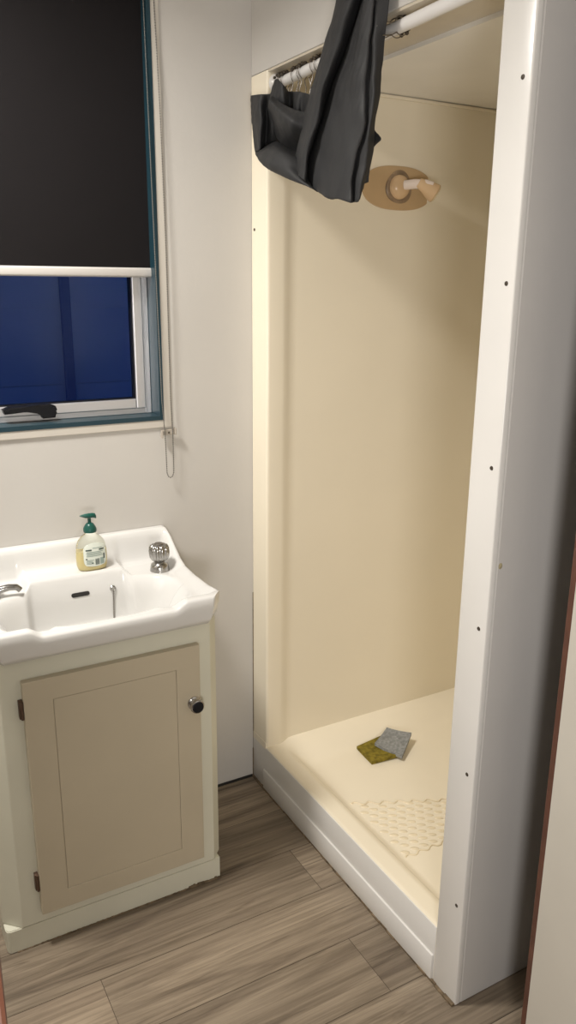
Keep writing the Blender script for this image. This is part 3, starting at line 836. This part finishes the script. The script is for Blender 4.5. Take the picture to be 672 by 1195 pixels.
# soap pump bottle
bx, by, bz = -.4935, -.083, .8045
so = thing('soap_bottle', (bx, by, bz), 'pump bottle of pale yellow hand soap with a dark green pump', 'soap bottle')
def oval_loft(bm, secs, n=40, cx=bx, cy=by):
    rings = []
    for (w, d, z) in secs:
        rr = []
        for k in range(n):
            a = 2 * PI * k / n; c, s = math.cos(a), math.sin(a)
            rr.append(bm.verts.new((cx + w * math.copysign(abs(c) ** .8, c), cy + d * math.copysign(abs(s) ** .8, s), z)))
        rings.append(rr)
    for a, b in zip(rings, rings[1:]):
        for k in range(n): bm.faces.new((a[k], a[(k + 1) % n], b[(k + 1) % n], b[k]))
    bm.faces.new(list(reversed(rings[0]))); bm.faces.new(rings[-1])
body = [(.030, .018, 0), (.0345, .021, .003), (.0375, .0225, .012), (.0385, .023, .03), (.0375, .0225, .05), (.0355, .0215, .064), (.031, .020, .076), (.023, .0165, .085), (.015, .0135, .0905), (.0125, .0125, .094), (.0125, .0125, .099)]
bm = B(); oval_loft(bm, [(w, d, bz + z) for w, d, z in body])
obj('bottle', bm, M_clearpl, so, 60)['label'] = 'clear plastic bottle'
bm = B(); oval_loft(bm, [(w - .0012, d - .0012, bz + .001 + z * .98) for w, d, z in body if z <= .052])
obj('soap', bm, M_liq, so, 60)['label'] = 'pale yellow liquid'
# label wrapped on the front
def lab_pt(s, h, off):   # s in -1..1 across, h height
    w = .0385; d = .0232
    # interpolate the section
    for (w0, d0, z0), (w1, d1, z1) in zip(body, body[1:]):
        if z0 <= h <= z1:
            f = (h - z0) / (z1 - z0); w = w0 + (w1 - w0) * f; d = d0 + (d1 - d0) * f; break
    x = .0035 + s * .0285
    cc = max(-1, min(1, x / w)); 
    # superellipse |x/w|^(2.5)+|y/d|^(2.5)=1
    yv = d * max(0, 1 - abs(cc) ** 2.5) ** .4
    return Vector((bx + x, by - yv - off, bz + h))
def lab_patch(bm, s0, s1, h0, h1, off, n=8, shape=None):
    V = [[None] * (n + 1) for _ in range(n + 1)]
    for i in range(n + 1):
        for j in range(n + 1):
            s = s0 + (s1 - s0) * i / n; h = h0 + (h1 - h0) * j / n
            if shape: s, h = shape(i / n, j / n, s, h)
            V[i][j] = bm.verts.new(lab_pt(s, h, off))
    for i in range(n):
        for j in range(n): bm.faces.new((V[i][j], V[i + 1][j], V[i + 1][j + 1], V[i][j + 1]))
def rounded(u, v, s, h):
    q = abs(2 * v - 1); k = 1 - .20 * q ** 5
    return s * k, h + .006 * (v) * (1 - (s) ** 2) - .003 * (1 - v) * (s * s * -1)
bm = B(); lab_patch(bm, -1, 1, .013, .068, .0006, 20, rounded)
lb = obj('label', bm, M_lab, so, 180); lb['label'] = 'white back label with small print and a barcode'
bm = B()
# barcode block: upright bars
for k in range(7): lab_patch(bm, -.02 + k * .055, .012 + k * .055, .017, .033, .0012, 2)
for s0, s1, h0, h1 in ((-.82, -.30, .054, .0575), (.35, .80, .054, .0575), (-.85, -.70, .032, .035), (.72, .84, .030, .044), (-.35, -.22, .021, .023)):
    lab_patch(bm, s0, s1, h0, h1, .0012, 4)
obj('print', bm, M_ink, lb)
bm = B()
lab_patch(bm, .42, .76, .017, .034, .0011, 4)
for k in range(4): lab_patch(bm, -.80 + .03 * (k % 2), -.12 - .06 * (k % 3), .020 + k * .0032, .0215 + k * .0032, .0011, 4)
for k in range(4): lab_patch(bm, -.78 + .05 * (k % 2), .70 - .08 * (k % 3), .0395 + k * .0034, .0412 + k * .0034, .0011, 6)
lab_patch(bm, -.2, .62, .0595, .0612, .0011, 6)
obj('small_print', bm, M_inkg, lb)
# pump
bm = B(); lathe(bm, [(0, .097), (.0155, .097), (.0160, .101), (.0155, .107), (.0125, .113), (.0095, .118), (.006, .120), (0, .120)], (bx, by, bz), (0, 0, 1), 32, rib=lambda i, a: 1 + (.02 * math.cos(a * 16) if 0 < i < 4 else 0))
pump = obj('pump_collar', bm, M_green, so, 40)
bm = B(); lathe(bm, [(0, .119), (.0042, .119), (.0042, .131), (0, .131)], (bx, by, bz), (0, 0, 1), 16)
obj('pump_stem', bm, M_green, so, 40)
bm = B()
zt = bz + .129
# head: flat duck-bill pointing left, stubby tail at right
secs = [(-.0235, .0022, .0100, .0118), (-.018, .0042, .0076, .0134), (-.010, .0068, .0042, .0146), (0, .0078, .0030, .0152), (.008, .0074, .0030, .0152), (.0145, .0058, .0008, .0140), (.0165, .0045, .0000, .0100)]
rings = []
for (dx, hwid, z0, z1) in secs:
    rings.append([bm.verts.new((bx + dx, by + hwid * math.cos(2 * PI * k / 16), zt + (z0 + z1) / 2 + (z1 - z0) / 2 * math.sin(2 * PI * k / 16))) for k in range(16)])
for a, b in zip(rings, rings[1:]):
    for k in range(16): bm.faces.new((a[k], a[(k + 1) % 16], b[(k + 1) % 16], b[k]))
bm.faces.new(list(reversed(rings[0]))); bm.faces.new(rings[-1])
obj('pump_head', bm, M_green, so, 60)

# ================================================================ DOORWAY
# left jamb lining (dark stained)
bm = B(); box(bm, -1.03, -.9862, -1.862, -1.738, 0, ZC, .001)
struct(obj('trim_7', bm, M_brown), 'dark brown stained door jamb at the left edge', 'trim')
bm = B(); box(bm, -.15, -.12, -1.862, -1.738, 0, ZC, .001)
struct(obj('trim_8', bm, M_brown), 'dark brown stained door jamb on the hinge side', 'trim')
# door leaf swung into the room
dl = structE('door_1', (-.168, -1.80, 0), 'cream door leaf with a reddish brown timber edge, swung open', 'door')
ang = math.atan2(.70, .215)
Ld = math.hypot(.70, .215)
def leaf_part(name, a0, a1, b0, b1, z0, z1, m, bev=.001):
    bm = B(); box(bm, a0, a1, b0, b1, z0, z1, bev)
    bmesh.ops.rotate(bm, verts=bm.verts, cent=(0, 0, 0), matrix=Matrix.Rotation(ang, 3, 'Z'))
    bmesh.ops.translate(bm, verts=bm.verts, vec=dl.location)
    return obj(name, bm, m, dl)
leaf_part('leaf', .001, Ld - .0165, -.036, 0, .012, 2.03, M_leaf)
leaf_part('edge_lipping', Ld - .0163, Ld, -.0362, .0002, .012, 2.03, M_lip)['label'] = 'reddish brown timber edge strip'
